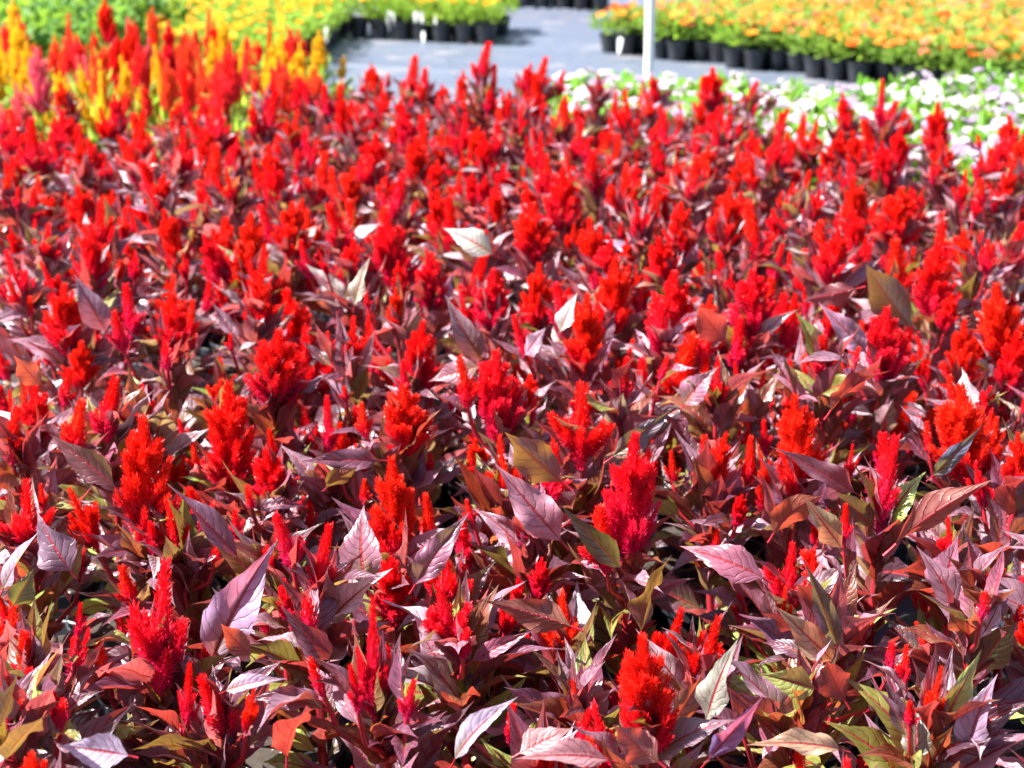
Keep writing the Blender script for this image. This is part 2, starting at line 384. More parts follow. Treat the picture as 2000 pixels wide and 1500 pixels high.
dseam = Vector((math.cos(-.42), math.sin(-.42), 0)); nseam = Vector((-dseam.y, dseam.x, 0))
for k, off in enumerate((7.15, 10.75)):
    V, F = [], []
    for i in range(61):
        c = dseam * (-9 + i * .3) + nseam * (off + .01 * math.sin(i * 1.7))
        for w_, z in ((-.06, .0005), (-.055, .005), (.055, .006 + .003 * math.sin(i * .9)), (.06, .0005)): V.append(c + nseam * w_ + Vector((0, 0, z)))
    for i in range(60):
        for j in range(3): a = i * 4 + j; F.append((a, a + 1, a + 5, a + 4))
    q = link("ground_seam", mesh("ground_seam", V, F, [M['fabric']]), g)
V, F = [], []
for i in range(420):
    x, y = U(-1.2, 2.2), U(5.2, 12); a = U(0, 6.28); l = U(.008, .035); d = Vector((math.cos(a), math.sin(a), 0)); s_ = Vector((-d.y, d.x, 0)) * l * U(.15, .4); p = Vector((x, y, U(.004, .009))); k = len(V)
    V += [p, p + d * l * .5 + s_ + Vector((0, 0, .004)), p + d * l, p + d * l * .5 - s_]; F += [(k, k + 1, k + 2), (k, k + 2, k + 3)]
M['litter'] = plain("dry_litter", (.22, .13, .08), .8, (.40, .28, .18), 3)
q = link("litter", mesh("litter", V, F, [M['litter']], smooth=False)); q["kind"] = "stuff"; q["label"] = "dry leaf bits scattered over the grey ground cloth"
# ------------------------------------------------------------------ red celosia
PLUM, MAUVE, BRONZE, DEEP, ROSE, OLIVE, LIME, PALE = (.105, .034, .066), (.25, .14, .19), (.14, .045, .022), (.045, .020, .034), (.25, .070, .12), (.17, .18, .04), (.28, .37, .08), (.44, .34, .39)  # MAUVE and PALE carry some of the leaves' sunlit gloss in their colour
def leaf_col(t, near=False):
    x = U(0, 1)
    if near:                                              # the near plants show more burgundy, bronze and green
        if t < .5: c = PLUM if x < .26 else DEEP if x < .38 else MAUVE if x < .50 else BRONZE if x < .60 else OLIVE if x < .82 else LIME
        else: c = PLUM if x < .30 else MAUVE if x < .52 else BRONZE if x < .66 else DEEP if x < .74 else ROSE if x < .80 else OLIVE if x < .91 else LIME if x < .94 else PALE
        k = U(.8, 1.25); return tuple(v * k for v in c)
    if t < .35: c = PLUM if x < .20 else DEEP if x < .34 else MAUVE if x < .54 else OLIVE if x < .76 else LIME
    else: c = PLUM if x < .24 else MAUVE if x < .54 else BRONZE if x < .61 else DEEP if x < .70 else ROSE if x < .79 else OLIVE if x < .86 else PALE
    k = U(.8, 1.25); return tuple(v * k for v in c)
def put_leaf(r, p, d, ln, t, meshes=None, col=None, roll=None):
    d = Vector(d).normalized(); up = Vector((0, 0, 1)) - d * d.z
    if up.length < .05: up = d.orthogonal()
    up = Matrix.Rotation(U(-.8, .8) if roll is None else roll, 3, d) @ up.normalized()
    mm = rnd.choice(meshes or (LEAVES if U(0, 1) < .8 else NARROW))
    return link("leaf", mm, r, frame_m(p, d, up, ln), col or leaf_col(t))

RED = []                                                  # (root, tip in the world, facts for the label)
def red_plant(x, y, top, plume, width, lean=(0, 0), kind='broad', extra=(), nleaf=24, nside=4, full=True, side_h=1.0, plume_tilt=(0, 0)):
    """top: where the main plume's tip is (world). extra: further plumes given as (base, tip, width, kind) in the world."""
    r = root("celosia_plant", (x, y, 0), "flower", "red feathered celosia plants in the dense bed")
    O = Vector((x, y, 0)); add_pot(r, .92)
    tip = Vector(top) - O; dirp = Vector((plume_tilt[0], plume_tilt[1], 1)).normalized(); pb = tip - dirp * plume
    s0 = Vector((U(-.006, .006), U(-.006, .006), .098))
    def main(t):
        q = s0.lerp(pb, t); bow = math.sin(math.pi * t) * .012; return q + Vector((lean[0] * bow, lean[1] * bow, 0))
    V, F = [], []
    tube(V, F, [main(i / 7) for i in range(8)], [.0062 - .0030 * i / 7 for i in range(8)], 7)
    plumes = [(pb, dirp, plume, width, kind)]
    bases = []
    for (b, tp, wd, kd) in extra:
        b, tp = Vector(b) - O, Vector(tp) - O; plumes.append((b, (tp - b), (tp - b).length, wd, kd)); bases.append(b)
    az0 = U(0, 6.28)
    for i in range(nside):
        a = az0 + i * 2.2 + U(-.5, .5); rad = U(.035, .075); L = plume * U(.45, .85)
        if U(0, 1) < .35: L *= .6
        zt = pb.z + U(-.09, .05) * side_h
        b = Vector((pb.x * .9 + math.cos(a) * rad, pb.y * .9 + math.sin(a) * rad, max(.17, zt - L * .4)))
        d = Vector((math.cos(a) * U(.05, .35), math.sin(a) * U(.05, .35), 1))
        plumes.append((b, d, L, L * U(.46, .74), rnd.choice(('slim', 'broad', 'fan', 'slim') if L > .045 else ('bud', 'slim')))); bases.append(b)
    for b in bases:
        t = max(.12, min(.85, (b.z - .1 - (b - main(.5)).xy.length * 1.3 * 1.0) / max(.05, pb.z - .1))); j = main(t)
        mid = j.lerp(b, .55) + Vector(((b - j).x * .22, (b - j).y * .22, -.006))
        tube(V, F, [j, mid, b, b + Vector((0, 0, .012))], [.0036, .0030, .0026, .002], 5)
        n = 2 if not full else rnd.randint(3, 5)
        for q in range(n):
            f = .35 + .65 * (q + .5) / n; p = j.lerp(mid, f * 2) if f < .5 else mid.lerp(b, f * 2 - 1)
            a = U(0, 6.28); e = U(.3, 1.05)
            put_leaf(r, p, (math.cos(a) * math.cos(e), math.sin(a) * math.cos(e), math.sin(e)), U(.05, .088), f)
    link("stem", mesh("stem", V, F, [M['stem']]), r)
    for (b, d, L, wd, kd) in plumes:
        link("plume", rnd.choice(PL[kd]), r, axis_m(b, d, U(0, 6.28), L, max(wd, .02) / (.62 if kd == 'broad' else .60 if kd == 'fan' else .42)))
    a = U(0, 6.28); t0 = .08 if full else .48
    for i in range(nleaf):
        t = t0 + (1 - t0) * (i + U(.2, .8)) / nleaf; a += 2.4 + U(-.35, .35)
        e = math.radians((30 if y < 1.9 else 24) + 44 * t + U(-26, 24)); ln = (.078 + .048 * math.sin(math.pi * min(1, t * .92))) * U(.75, 1.18)
        put_leaf(r, main(t), (math.cos(a) * math.cos(e), math.sin(a) * math.cos(e), math.sin(e)), ln, t, FLATS if y < 1.9 and U(0, 1) < .5 else None, leaf_col(t, y < 1.9))
    for i in range(5 if full else 6):                      # pointed leaves that stand close round the plume
        a += 2.4 + U(-.5, .5); near = y < 1.9; e = math.radians(U(25, 80) if near else U(38, 80)); t = U(.5, 1.0) if near else U(.80, 1.0)
        x = U(0, 1); c = PALE if x < .24 else MAUVE if x < .60 else ROSE if x < .7 else PLUM if x < .9 else BRONZE
        put_leaf(r, main(t), (math.cos(a) * math.cos(e), math.sin(a) * math.cos(e), math.sin(e)), U(.07, .115), 1, FLATS if near else None, leaf_col(1, True) if near else tuple(v * U(.85, 1.2) for v in c), U(-1.4, 1.4))
    RED.append((r, Vector(top), dict(n=len(plumes), kind=kind, plume=plume, w=width)))
    return r

# main plumes as they stand in the bed: tip x, tip y, base x, base y, width (all in photo pixels), kind, height of the tip above ground
HERO = [
 (280, 822, 285, 1065, 118, 'broad', .46), (445, 755, 452, 955, 115, 'broad', .45), (545, 650, 540, 795, 112, 'broad', .47),
 (322, 1105, 310, 1345, 150, 'fan', .43), (548, 1005, 572, 1110, 62, 'slim', .43), (632, 1035, 620, 1185, 62, 'slim', .42),
 (728, 1175, 732, 1405, 80, 'fan', .43), (375, 1300, 362, 1425, 42, 'slim', .36), (765, 900, 772, 1095, 105, 'broad', .43),
 (788, 755, 792, 885, 105, 'broad', .45), (968, 690, 972, 855, 105, 'broad', .46), (905, 700, 912, 795, 52, 'slim', .45),
 (1135, 752, 1135, 915, 115, 'fan', .46), (1240, 855, 1226, 1095, 120, 'broad', .46), (1255, 1250, 1268, 1465, 135, 'broad', .42),
 (1150, 1448, 1162, 1530, 52, 'bud', .36), (1552, 778, 1560, 965, 100, 'broad', .46), (1608, 655, 1610, 735, 55, 'slim', .46),
 (1732, 605, 1722, 745, 92, 'broad', .46), (1878, 758, 1882, 935, 122, 'broad', .46), (1733, 860, 1718, 1040, 66, 'slim', .45),
 (1955, 1112, 1905, 1165, 55, 'bud', .40), (1945, 560, 1962, 715, 92, 'broad', .46), (1470, 530, 1470, 665, 92, 'broad', .47),
 (1202, 508, 1196, 655, 84, 'broad', .46), (962, 530, 960, 645, 72, 'broad', .46), (826, 632, 816, 768, 75, 'broad', .46),
 (222, 738, 208, 860, 66, 'slim', .45), (152, 782, 150, 885, 62, 'slim', .44), (125, 558, 130, 692, 84, 'broad', .46),
 (18, 800, 22, 905, 56, 'slim', .44), (640, 780, 642, 885, 42, 'slim', .43), (1988, 850, 1986, 965, 62, 'broad', .45),
 (1402, 700, 1400, 805, 58, 'fan', .45), (1216, 700, 1212, 800, 46, 'slim', .45), (1832, 480, 1822, 622, 82, 'broad', .48),
 (490, 420, 486, 545, 74, 'broad', .47), (570, 398, 570, 505, 64, 'broad', .46), (755, 420, 772, 565, 82, 'broad', .46),
 (8, 1320, 20, 1420, 62, 'slim', .40), (345, 600, 332, 705, 64, 'broad', .45), (1615, 1190, 1620, 1245, 32, 'bud', .33),
 (1742, 1258, 1740, 1312, 28, 'bud', .33), (1568, 1340, 1560, 1392, 24, 'bud', .30), (510, 540, 505, 640, 62, 'broad', .45),
 (690, 620, 690, 720, 62, 'fan', .44), (1040, 400, 1042, 510, 82, 'broad', .46), (1760, 370, 1745, 480, 86, 'broad', .46),
 (1655, 985, 1648, 1060, 36, 'slim', .40), (1120, 1330, 1122, 1400, 26, 'bud', .30), (690, 1300, 700, 1392, 44, 'slim', .39), (800, 1330, 795, 1405, 44, 'slim', .38),
 (1100, 560, 1105, 660, 60, 'slim', .45), (1290, 590, 1290, 700, 60, 'slim', .44), (945, 85, 940, 170, 42, 'slim', .60), (1058, 115, 1052, 190, 40, 'slim', .47),
 (1392, 135, 1388, 215, 52, 'broad', .50), (1720, 160, 1722, 260, 26, 'slim', .55), (1832, 205, 1826, 310, 52, 'broad', .49), (1570, 225, 1560, 330, 70, 'fan', .44), (1980, 270, 1940, 360, 62, 'broad', .46),
 (690, 470, 692, 560, 60, 'broad', .45), (250, 560, 258, 660, 52, 'slim', .44), (95, 440, 92, 520, 60, 'fan', .45), (1600, 440, 1604, 530, 60, 'slim', .44), (1330, 400, 1330, 500, 62, 'broad', .46),
]
clusters = []
for h in sorted(HERO, key=lambda h: -h[4] * abs(h[3] - h[1])):
    tip = at_z(h[0], h[1], h[6]); base = at_y(h[2], h[3], tip.y)
    wd = 1.24 * h[4] * tip.y / FPX / CP
    for c in clusters:
        if (c[0].xy - tip.xy).length < .105: c[4].append((base, tip, wd, h[5])); break
    else: clusters.append([tip, base, wd, h[5], []])
for tip, base, wd, kd, ex in clusters:
    d = tip - base
    red_plant(base.x + U(-.012, .012), base.y + U(-.01, .02), tip, d.length, wd, (U(-1, 1), U(-1, 1)), kd, ex, nleaf=32 if tip.y < 2.3 else 23, nside=max(1, 3 - len(ex)), full=tip.y < 2.4, plume_tilt=(d.x / max(d.z, .03), 0))
HEROXY = [Vector((r.location.x, r.location.y)) for r, _, _ in RED]

def in_poly(x, y, poly):
    s = False; j = len(poly) - 1
    for i in range(len(poly)):
        (xi, yi), (xj, yj) = poly[i], poly[j]
        if (yi > y) != (yj > y) and x < (xj - xi) * (y - yi) / (yj - yi) + xi: s = not s
        j = i
    return s
def sees(x, y, z0, z1, rad):                              # does any of it fall inside the frame
    px, py, dep = proj((x, y, z1))
    if dep < .2: return False
    m = rad * FPX / dep
    return -m < px < 2000 + m and py < 1500 + m * .7 and proj((x, y, z0))[1] > -2
def grid(poly, sp, jit, ang, keep_away=(), away=0, rad=.1, z0=.1, z1=.45, order=True):
    out = []; ca, sa = math.cos(ang), math.sin(ang); n = int(16 / sp)
    for j in range(-n, n):
        for i in range(-n, n):
            a, b = (i + (j % 2) * .5) * sp, j * sp * .87
            x, y = a * ca - b * sa, a * sa + b * ca + 5
            x += U(-jit, jit); y += U(-jit, jit)
            if not in_poly(x, y, poly) or not sees(x, y, z0, z1, rad): continue
            if any((k - Vector((x, y))).length < away for k in keep_away): continue
            out.append((x, y))
    return out
BED = [(-3.4, .72), (2.2, .72), (1.75, 2.75), (1.22, 3.55), (.66, 4.5), (-.5, 4.75), (-.62, 4.35), (-1.3, 4.1), (-2.4, 3.85)]
for x, y in grid(BED, .157, .022, -.2, HEROXY, .076, .10):
    near = y < 2.0
    pl = U(.075, .145); top = U(.37, .49)
    if near: top = U(.34, .42) if y > 1.4 else U(.31, .38); pl = U(.06, .10)
    lx, ly = U(-.02, .02), U(-.02, .02)
    red_plant(x, y, (x + lx, y + ly, top), pl, pl * U(.50, .82), (U(-1, 1), U(-1, 1)), rnd.choice(('broad', 'broad', 'fan', 'slim')) if not near else rnd.choice(('slim', 'broad', 'fan', 'fan')),
              nleaf=(34 if near else 24 if y < 3 else 22), nside=(4 if near else rnd.randint(3, 4)), plume_tilt=(U(-.2, .2), U(-.15, .15)), full=y < 2.4)

# leaves that stand out in the near rows: base px, tip px, width px, face shown (U upper / L under), roll, height, colour
HL = [
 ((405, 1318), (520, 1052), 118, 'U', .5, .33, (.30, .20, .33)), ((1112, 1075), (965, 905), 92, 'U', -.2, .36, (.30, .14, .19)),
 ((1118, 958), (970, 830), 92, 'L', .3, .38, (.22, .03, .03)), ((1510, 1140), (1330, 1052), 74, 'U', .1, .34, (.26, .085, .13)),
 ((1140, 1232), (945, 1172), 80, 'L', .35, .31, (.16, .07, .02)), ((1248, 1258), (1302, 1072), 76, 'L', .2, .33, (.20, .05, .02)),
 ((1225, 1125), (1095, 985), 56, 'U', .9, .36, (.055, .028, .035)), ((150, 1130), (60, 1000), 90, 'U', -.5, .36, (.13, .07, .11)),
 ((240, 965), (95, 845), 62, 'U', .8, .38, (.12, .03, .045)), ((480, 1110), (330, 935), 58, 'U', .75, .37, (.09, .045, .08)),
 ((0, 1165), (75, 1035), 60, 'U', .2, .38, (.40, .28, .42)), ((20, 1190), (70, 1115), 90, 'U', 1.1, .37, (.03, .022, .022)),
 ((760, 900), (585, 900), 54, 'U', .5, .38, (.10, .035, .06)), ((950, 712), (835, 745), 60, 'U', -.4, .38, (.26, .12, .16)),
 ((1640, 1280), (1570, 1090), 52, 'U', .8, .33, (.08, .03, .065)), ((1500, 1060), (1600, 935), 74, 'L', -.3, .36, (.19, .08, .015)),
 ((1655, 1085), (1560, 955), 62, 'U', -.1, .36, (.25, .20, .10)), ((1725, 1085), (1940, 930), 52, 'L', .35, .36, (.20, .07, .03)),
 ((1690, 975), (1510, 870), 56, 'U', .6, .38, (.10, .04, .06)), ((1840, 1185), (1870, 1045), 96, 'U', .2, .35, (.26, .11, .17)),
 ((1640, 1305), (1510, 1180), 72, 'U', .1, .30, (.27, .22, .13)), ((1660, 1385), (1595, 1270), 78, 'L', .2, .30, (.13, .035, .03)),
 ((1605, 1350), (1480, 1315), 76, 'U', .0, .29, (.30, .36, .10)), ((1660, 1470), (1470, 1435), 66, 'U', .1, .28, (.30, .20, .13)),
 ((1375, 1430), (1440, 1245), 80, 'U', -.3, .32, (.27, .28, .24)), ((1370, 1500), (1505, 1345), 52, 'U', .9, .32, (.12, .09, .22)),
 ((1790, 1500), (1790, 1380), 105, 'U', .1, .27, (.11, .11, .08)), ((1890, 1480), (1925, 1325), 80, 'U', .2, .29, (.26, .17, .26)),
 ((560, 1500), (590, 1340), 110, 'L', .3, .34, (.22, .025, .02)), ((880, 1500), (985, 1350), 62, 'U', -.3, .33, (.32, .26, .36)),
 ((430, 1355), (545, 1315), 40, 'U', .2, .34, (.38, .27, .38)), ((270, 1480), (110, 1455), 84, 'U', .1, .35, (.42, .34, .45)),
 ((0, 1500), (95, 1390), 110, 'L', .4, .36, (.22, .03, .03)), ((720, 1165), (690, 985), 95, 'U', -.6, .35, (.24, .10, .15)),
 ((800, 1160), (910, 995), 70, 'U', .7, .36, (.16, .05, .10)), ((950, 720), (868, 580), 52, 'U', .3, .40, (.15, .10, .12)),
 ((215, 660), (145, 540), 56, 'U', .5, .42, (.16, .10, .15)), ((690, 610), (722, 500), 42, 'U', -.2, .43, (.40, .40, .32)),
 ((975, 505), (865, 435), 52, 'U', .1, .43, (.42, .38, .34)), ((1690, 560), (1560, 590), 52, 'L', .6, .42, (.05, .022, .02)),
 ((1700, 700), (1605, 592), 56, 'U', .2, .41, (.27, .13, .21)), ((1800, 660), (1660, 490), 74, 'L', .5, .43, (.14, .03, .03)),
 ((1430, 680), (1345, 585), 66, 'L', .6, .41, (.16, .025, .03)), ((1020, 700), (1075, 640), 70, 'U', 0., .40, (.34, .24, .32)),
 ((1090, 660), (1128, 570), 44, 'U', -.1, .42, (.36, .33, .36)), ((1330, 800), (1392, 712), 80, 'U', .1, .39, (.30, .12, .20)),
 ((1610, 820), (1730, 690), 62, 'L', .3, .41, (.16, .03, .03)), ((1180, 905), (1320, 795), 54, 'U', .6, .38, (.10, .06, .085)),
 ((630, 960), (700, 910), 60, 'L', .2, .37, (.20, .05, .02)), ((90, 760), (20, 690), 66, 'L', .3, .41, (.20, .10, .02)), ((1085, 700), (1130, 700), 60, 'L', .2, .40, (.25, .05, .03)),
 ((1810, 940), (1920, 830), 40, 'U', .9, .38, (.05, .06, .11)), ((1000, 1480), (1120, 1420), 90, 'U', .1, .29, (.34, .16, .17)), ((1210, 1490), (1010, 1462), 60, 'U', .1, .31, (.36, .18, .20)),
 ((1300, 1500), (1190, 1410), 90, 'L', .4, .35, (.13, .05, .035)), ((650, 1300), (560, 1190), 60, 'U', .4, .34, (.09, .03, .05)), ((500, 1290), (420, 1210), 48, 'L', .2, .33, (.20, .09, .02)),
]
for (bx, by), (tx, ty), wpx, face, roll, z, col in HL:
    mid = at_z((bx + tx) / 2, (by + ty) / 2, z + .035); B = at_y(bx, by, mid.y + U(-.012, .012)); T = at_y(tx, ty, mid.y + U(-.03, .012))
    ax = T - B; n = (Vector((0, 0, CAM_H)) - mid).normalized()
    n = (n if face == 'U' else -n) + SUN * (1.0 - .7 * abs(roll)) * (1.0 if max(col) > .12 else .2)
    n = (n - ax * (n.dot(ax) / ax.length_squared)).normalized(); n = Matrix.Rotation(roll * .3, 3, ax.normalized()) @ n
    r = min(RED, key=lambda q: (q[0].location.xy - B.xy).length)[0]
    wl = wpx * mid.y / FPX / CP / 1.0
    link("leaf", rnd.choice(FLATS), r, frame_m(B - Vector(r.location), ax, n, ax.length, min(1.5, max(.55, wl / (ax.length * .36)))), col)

# ------------------------------------------------------------------ small flowers and foliage for the other beds
def oval_cluster(n, rad, z0, z1, ln, wd, m, seedcol=None, shape=1.0, droop=.3):
    """A mound of pointed leaves sprung from a few stems; real leaf faces all through its volume."""
    V, F, UV = [], [], []
    for i in range(n):
        a = U(0, 6.28); q = U(0, 1) ** .6; z = z0 + (z1 - z0) * (1 - .35 * q * q) * U(.25, 1); rr = rad * q
        p = Vector((rr * math.cos(a), rr * math.sin(a), z)); a += U(-.8, .8); e = U(-droop, 1.0)
        d = Vector((math.cos(a) * math.cos(e), math.sin(a) * math.cos(e), math.sin(e))); s = Vector((-math.sin(a), math.cos(a), U(-.5, .5))).normalized(); up = s.cross(d)
        l, w2 = ln * U(.7, 1.25), wd * .5 * U(.8, 1.2); k = len(V)
        V.extend([p, p + d * l * .4 + s * w2 + up * w2 * .4, p + d * l * .45 - up * w2 * .1, p + d * l * .4 - s * w2 + up * w2 * .4, p + d * l * .78 + s * w2 * .6 + up * w2 * .1, p + d * l * .78 - s * w2 * .6 + up * w2 * .1, p + d * l - up * l * .12])
        UV.extend([(0, .5), (.4, 0), (.45, .5), (.4, 1), (.8, .2), (.8, .8), (1, .5)])
        F.extend([(k, k + 2, k + 1), (k, k + 3, k + 2), (k + 2, k + 4, k + 1), (k + 2, k + 3, k + 5), (k + 2, k + 6, k + 4), (k + 2, k + 5, k + 6)])
    return mesh("foliage", V, F, [m], None, UV, smooth=False)
def daisy(n, r, rings, m, cup=.25, wid=.42, centre=None):
    V, F, T, MI = [], [], [], []
    for q in range(rings):
        R = r * (1 - .24 * q)
        for i in range(n):
            a = 6.283 * (i + .5 * q) / n + U(-.1, .1); d = Vector((math.cos(a), math.sin(a), cup * (1 + q) + U(-.15, .15))); s = Vector((-math.sin(a), math.cos(a), 0)); k = len(V); b = R * wid
            V.extend([d * R * .1 + Vector((0, 0, .002 * q)), d * R * .55 + s * b, d * R * .95 + s * b * .6, d * R + Vector((0, 0, -.1 * R)), d * R * .95 - s * b * .6, d * R * .55 - s * b])
            T.extend([0, .4, .9, 1, .9, .4]); F.append(tuple(range(k, k + 6))); MI.append(0)
    if centre:
        k = len(V)
        for i in range(8): V.append(Vector((math.cos(i * .785) * r * .2, math.sin(i * .785) * r * .2, r * .16))); T.append(.2)
        V.append(Vector((0, 0, r * .3))); T.append(.2)
        for i in range(8): F.append((k + i, k + (i + 1) % 8, k + 8)); MI.append(1)
    return mesh("flower", V, F, [m] + ([centre] if centre else []), MI, None, T, smooth=False)
M['eye'] = plain("flower_centre", (.45, .16, .02), .7, (.6, .3, .03), 60)
ZIN = [(c, [daisy(11, .034, 2, M['zin_' + c], .12, .30, M['eye']) for _ in range(2)]) for c in ('orange', 'gold', 'pink')]
MAR = [daisy(12, .028, 3, M['mari'], .3, .34) for _ in range(3)]
VIN = {c: [daisy(5, .027, 1, M['vin_' + c], .06, .62) for _ in range(3)] for c in ('white', 'lilac')}
FOL = {'zin': [oval_cluster(140, .105, .10, .262, .055, .022, M['green']) for _ in range(4)],
       'mar': [oval_cluster(190, .105, .10, .27, .040, .013, M['green']) for _ in range(4)],
       'vin': [oval_cluster(130, .115, .10, .265, .062, .028, M['green'], droop=.1) for _ in range(4)],
       'bas': [oval_cluster(150, .135, .12, .42, .070, .045, M['green'], droop=.2) for _ in range(4)],
       'mix': [oval_cluster(90, .085, .12, .33, .085, .026, M['green']) for _ in range(4)],
       'dark': [oval_cluster(110, .11, .10, .30, .085, .034, M['leaf']) for _ in range(3)]}
GREEN = {'zin': (.17, .30, .045), 'mar': (.24, .40, .035), 'vin': (.11, .31, .02), 'bas': (.055, .165, .022), 'mix': (.22, .32, .05)}
def foliage(r, k, s=1.0, col=None):
    c = col or GREEN[k]; q = U(.8, 1.2)
    o = link("foliage", rnd.choice(FOL[k]), r, Matrix.Rotation(U(0, 6.28), 4, 'Z') @ Matrix.Diagonal((s, s, s * U(.93, 1.07), 1)), tuple(v * q for v in c)); o["kind"] = "stuff"; return o
def flowers(r, meshes, n, rad, z, dz, tilt=.45, s=(.85, 1.15)):
    a = U(0, 6.28)
    for i in range(n):
        a += 2.4 + U(-.3, .3); q = rad * math.sqrt((i + .5) / n); p = Vector((q * math.cos(a), q * math.sin(a), z - dz * (q / rad) ** 2 + U(-.012, .012)))
        link("flower", rnd.choice(meshes), r, axis_m(p, (math.cos(a) * U(0, tilt), math.sin(a) * U(0, tilt) - .25, 1), U(0, 6.28), 1, 1) @ Matrix.Scale(U(*s), 4))

BEDS = {}
def reg(bed, r, x, y, what): BEDS.setdefault(bed, []).append((r, x, y, what))

# mixed celosia: orange, golden, pink and red flames behind the red bed on the left
for x, y in grid([(-.60, 4.40), (-1.25, 4.2), (-2.6, 3.95), (-3.4, 5.9), (-.68, 5.8)], .20, .03, -.15, (), 0, .1, .1, .6):
    qx, qy, _ = proj((x, y, .45)); c = rnd.choices(('orange', 'yellow', 'red', 'pink'), (.22, .64, .06, .08) if qx > 560 or (qx < 130 and qy > 110) else (.50, .40, .05, .05))[0]
    r = root("mixed_celosia_plant", (x, y, 0), "flower", "mixed coloured celosia plants behind the red bed"); add_pot(r, 1.0, False); foliage(r, 'mix')
    V, F = [], []; L0 = U(.15, .21)
    for i in range(rnd.randint(3, 5)):
        a = i * 2.2 + U(-.4, .4); q = 0.01 if i == 0 else U(.05, .095); L = L0 * (1 if i == 0 else U(.55, .85)); b = Vector((q * math.cos(a), q * math.sin(a), (U(.45, .55) if i == 0 else U(.36, .48)) - L + U(-.05, .03)))
        tube(V, F, [(0, 0, .10), b * .5 + Vector((0, 0, .06)), b, b + Vector((0, 0, .02))], [.005, .004, .003, .003], 5)
        link("plume", rnd.choice(MIXPL[c]), r, axis_m(b, (math.cos(a) * q * 1.5, math.sin(a) * q * 1.5, 1), U(0, 6.28), L, L * U(.40, .54) / .6))
    link("stem", mesh("stem", V, F, [M['stem_green']]), r)
    reg('mixed', r, x, y, {'orange': 'coral-orange', 'yellow': 'golden-yellow', 'red': 'bright scarlet', 'pink': 'rose-pink'}[c])
# white vinca
VB = [tuple(at_z(px, py, .30).xy) for px, py in ((1075, 126), (1300, 132), (1440, 140), (1640, 158), (1720, 156), (1830, 136), (2060, 122))]
for x, y in grid([(.18, 4.85), (.74, 4.68), (1.42, 3.7), (1.95, 2.95), (2.6, 3.3)] + VB[::-1], .17, .02, -.5, (), 0, .1, .1, .28):
    lil = U(0, 1) < .22
    r = root("vinca_plant", (x, y, 0), "flower", "white flowering vinca plants beyond the red bed"); add_pot(r, 1.0, False); foliage(r, 'vin')
    flowers(r, VIN['lilac' if lil else 'white'], rnd.randint(4, 7) if x < 1.6 or y > 4.6 else rnd.randint(3, 4), .125, .29, .05, tilt=.9, s=(.78, 1.12))
    reg('vinca', r, x, y, 'lilac-tinted' if lil else 'white')
# zinnias on the right
EDGE = (lambda a, b: math.atan2(b.y - a.y, b.x - a.x))(at_z(1172, 104, 0), at_z(1690, 170, 0))
for x, y in grid([tuple(at_z(px, py, 0).xy + Vector((.05, .07))) for px, py in ((1172, 104), (1430, 137), (1690, 170), (2060, 220))] + [(4.2, 7.2), (4.0, 9.4), (1.3, 9.6)], .138, .006, EDGE, (), 0, .1, .19, .26):
    ci = rnd.choices((0, 1, 2), (.5, .3, .2))[0]; c, mm = ZIN[ci]
    r = root("zinnia_plant", (x, y, 0), "flower", "orange zinnias in black pots on the right"); add_pot(r, .95, False, 1.0); foliage(r, 'zin')
    flowers(r, mm, rnd.randint(3, 5), .10, .268, .065, tilt=.8, s=(.72, 1.1))
    reg('zinnia', r, x, y, ('orange', 'golden', 'salmon-pink')[ci])
# yellow marigolds: the big bed on the left and the block of pots beside it
for bed, poly, ang in (('marigold bed', [(-1.12, 8.72), (-1.12, 10.3), (-4.2, 10.3), (-2.9, 7.2), (-1.25, 7.2)], 0), ('marigold block', [(-1.04, 9.60), (-.16, 9.17), (.02, 10.4), (-.9, 10.8)], -.42)):
    for x, y in grid(poly, .155, .009, ang, (), 0, .1, .20, .30):
        r = root("marigold_plant", (x, y, 0), "flower", "yellow marigolds in the big block on the left" if bed == 'marigold bed' else "yellow marigolds in the potted block by the path"); add_pot(r, .95, False, 1.05); foliage(r, 'mar')
        flowers(r, MAR, rnd.randint(1, 2) if bed == 'marigold bed' else rnd.randint(3, 5), .11, .29, .05, s=(.75, 1.1))
        reg(bed, r, x, y, 'yellow')
# leafy green plants in the far left corner
for x, y in grid([(-1.95, 6.6), (-1.9, 8.6), (-3.6, 8.6), (-2.9, 6.3)], .27, .04, .1, (), 0, .14, .34, .42):
    r = root("leafy_plant", (x, y, 0), "plant", "bushy green plants at the far left"); add_pot(r, 1.1, False); foliage(r, 'bas')
    reg('leafy', r, x, y, 'green')
# dark red celosia row at the top of the path, and scarlet celosia behind the zinnias
for x, y in grid([(-.25, 11.9), (.72, 11.45), (.8, 11.75), (-.2, 12.2)], .165, .012, -.43, (), 0, .1, .0, .3) + grid([(1.2, 9.75), (3.3, 9.15), (4.2, 9.45), (4.2, 9.8), (1.2, 10.1)], .19, .02, -.1, (), 0, .1, .30, .36):
    r = root("far_celosia_plant", (x, y, 0), "flower", "far red celosia plants across the path"); add_pot(r, 1.06, False, 1.1); foliage(r, 'dark', 1.0, PLUM)
    for i in range(4):
        a = i * 1.6 + U(-.3, .3); q = U(.02, .08); L = U(.07, .11)
        link("plume", rnd.choice(PL['bud']), r, axis_m((q * math.cos(a), q * math.sin(a), U(.23, .28)), (0, 0, 1), U(0, 6.28), L, L * 1.3))
    reg('far', r, x, y, 'dark red')

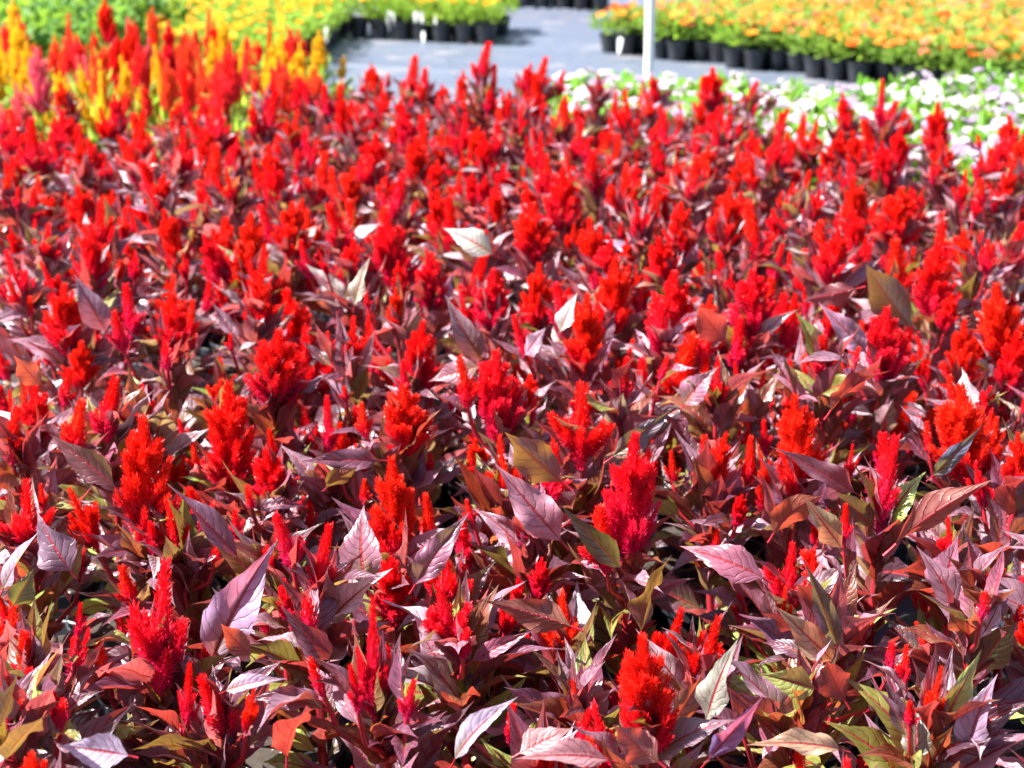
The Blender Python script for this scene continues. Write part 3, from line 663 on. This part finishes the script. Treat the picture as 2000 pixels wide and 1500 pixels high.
# ------------------------------------------------------------------ white pipe and plant tags
pole = root("standpipe", at_z(1266, 198, 0), "pipe", "")
del pole["group"]; pole["label"] = "slim white plastic pipe standing upright beside the path behind the white flowers"
pb = at_z(1266, 198, 0); pt = at_y(1275, -160, pb.y - .03) - pb
V, F = [], []; tube(V, F, [(0, 0, -.02), pt * .5, pt], [.0225, .0225, .0225], 20); link("tube", mesh("tube", V, F, [M['white']]), pole)
V, F = [], []; tube(V, F, [(0, 0, .0), (0, 0, .05), (0, 0, .052), (0, 0, .06)], [.031, .031, .029, .0235], 20); link("collar", mesh("collar", V, F, [M['white']]), pole)
def tag_mesh():
    V, F = [], []; prof = [(-.003, 0), (-.0075, .05), (-.009, .10), (-.006, .112), (.006, .112), (.009, .10), (.0075, .05), (.003, 0)]
    for y in (-.0005, .0005):
        V += [(x * 1.35, y, z * .62) for x, z in prof]
    n = len(prof); F += [tuple(range(n)), tuple(range(2 * n - 1, n - 1, -1))]
    for i in range(n): F.append((i, i + n, (i + 1) % n + n, (i + 1) % n))
    return mesh("tag", V, F, [M['white']], smooth=False)
TAG = tag_mesh()
tags = []
for px, py, dz in ((757, 44, 0), (768, 46, .01), (810, 44, .012), (824, 46, .006), (851, 52, 0), (637, 76, 0), (826, 84, -.06), (1208, 98, -.07)):
    y = {637: 8.5, 1208: 8.36, 1338: 8.02, 320: 7.6}.get(px, 9.42 - (px - 757) / 170 * .2)
    p = at_y(px, py, y); o = link("plant_tag", TAG, None, Matrix.Translation(p - Vector((0, 0, .02))) @ Matrix.Rotation(U(-1.0, -.4), 4, 'Z') @ Matrix.Rotation(U(-.15, .15), 4, 'Y') @ Matrix.Scale(1.35, 4))
    o["category"] = "plant tag"; o["group"] = "white plant tags stuck in the pots"; tags.append((o, px))

# ------------------------------------------------------------------ labels
ORD = "first second third fourth fifth sixth seventh eighth ninth tenth eleventh twelfth thirteenth fourteenth fifteenth sixteenth seventeenth eighteenth nineteenth twentieth".split()
def nth(i):
    if i < len(ORD): return ORD[i]
    k = i + 1
    return ("thirtieth" if k == 30 else "fortieth" if k == 40 else ("twenty-" if k < 30 else "thirty-" if k < 40 else "forty-") + ORD[k % 10 - 1])
def rows_of(items, step):
    """items: (obj, x, y, data) -> rows by depth, each from the left"""
    items = sorted(items, key=lambda q: q[2]); y0 = items[0][2]; rows = {}
    for q in items: rows.setdefault(int((q[2] - y0) / step), []).append(q)
    return [sorted(rows[k], key=lambda q: q[1] / max(q[2], .3)) for k in sorted(rows)]
R = rows_of([(r, t.x, t.y, f) for r, t, f in RED], .15)
for j, row in enumerate(R):
    for i, (r, x, y, f) in enumerate(row):
        size = "big-plumed" if f['plume'] > .125 else "small-plumed" if f['plume'] < .08 else "red-plumed"
        shape = {'broad': 'full', 'fan': 'tufted', 'slim': 'slender', 'bud': 'stubby'}[f['kind']]
        r["label"] = f"{shape} {size} celosia, {nth(i)} from the left in the {nth(j)} row from the front"
        if size != "red-plumed": r["label"] = f"{shape} {size} red celosia, {nth(i)} from left in the {nth(j)} row from the front"
WORDS = {'mixed': ("{c} celosia among mixed flames, {i} from left in their {j} row", .16), 'vinca': ("{c} vinca plant with green leaves, {i} from left in its bed's {j} row", .15),
         'zinnia': ("{c} zinnia in black pot, {i} from left in the zinnias' {j} row", .14), 'marigold bed': ("{c} marigold in big left block, {i} from left in its {j} row", .145),
         'marigold block': ("{c} marigold in potted block by path, {i} from left in its {j} row", .145), 'leafy': ("bushy leafy {c} plant in far corner, {i} from left in its {j} row", .2),
         'far': ("{c} celosia beyond the path, {i} from left in the far {j} row", .15)}
for k, items in BEDS.items():
    txt, step = WORDS[k]
    for j, row in enumerate(rows_of(items, step)):
        for i, (r, x, y, c) in enumerate(row): r["label"] = txt.format(c=c, i=nth(i), j=nth(j))
for i, (o, px) in enumerate(sorted(tags, key=lambda q: q[1])):
    o["label"] = f"small white plant tag in a flower pot, {nth(i)} tag from the left"
print("RED", len(RED), {k: len(v) for k, v in BEDS.items()}, "objects", len(bpy.data.objects), "tris", sum(len(m.polygons) for m in bpy.data.meshes))
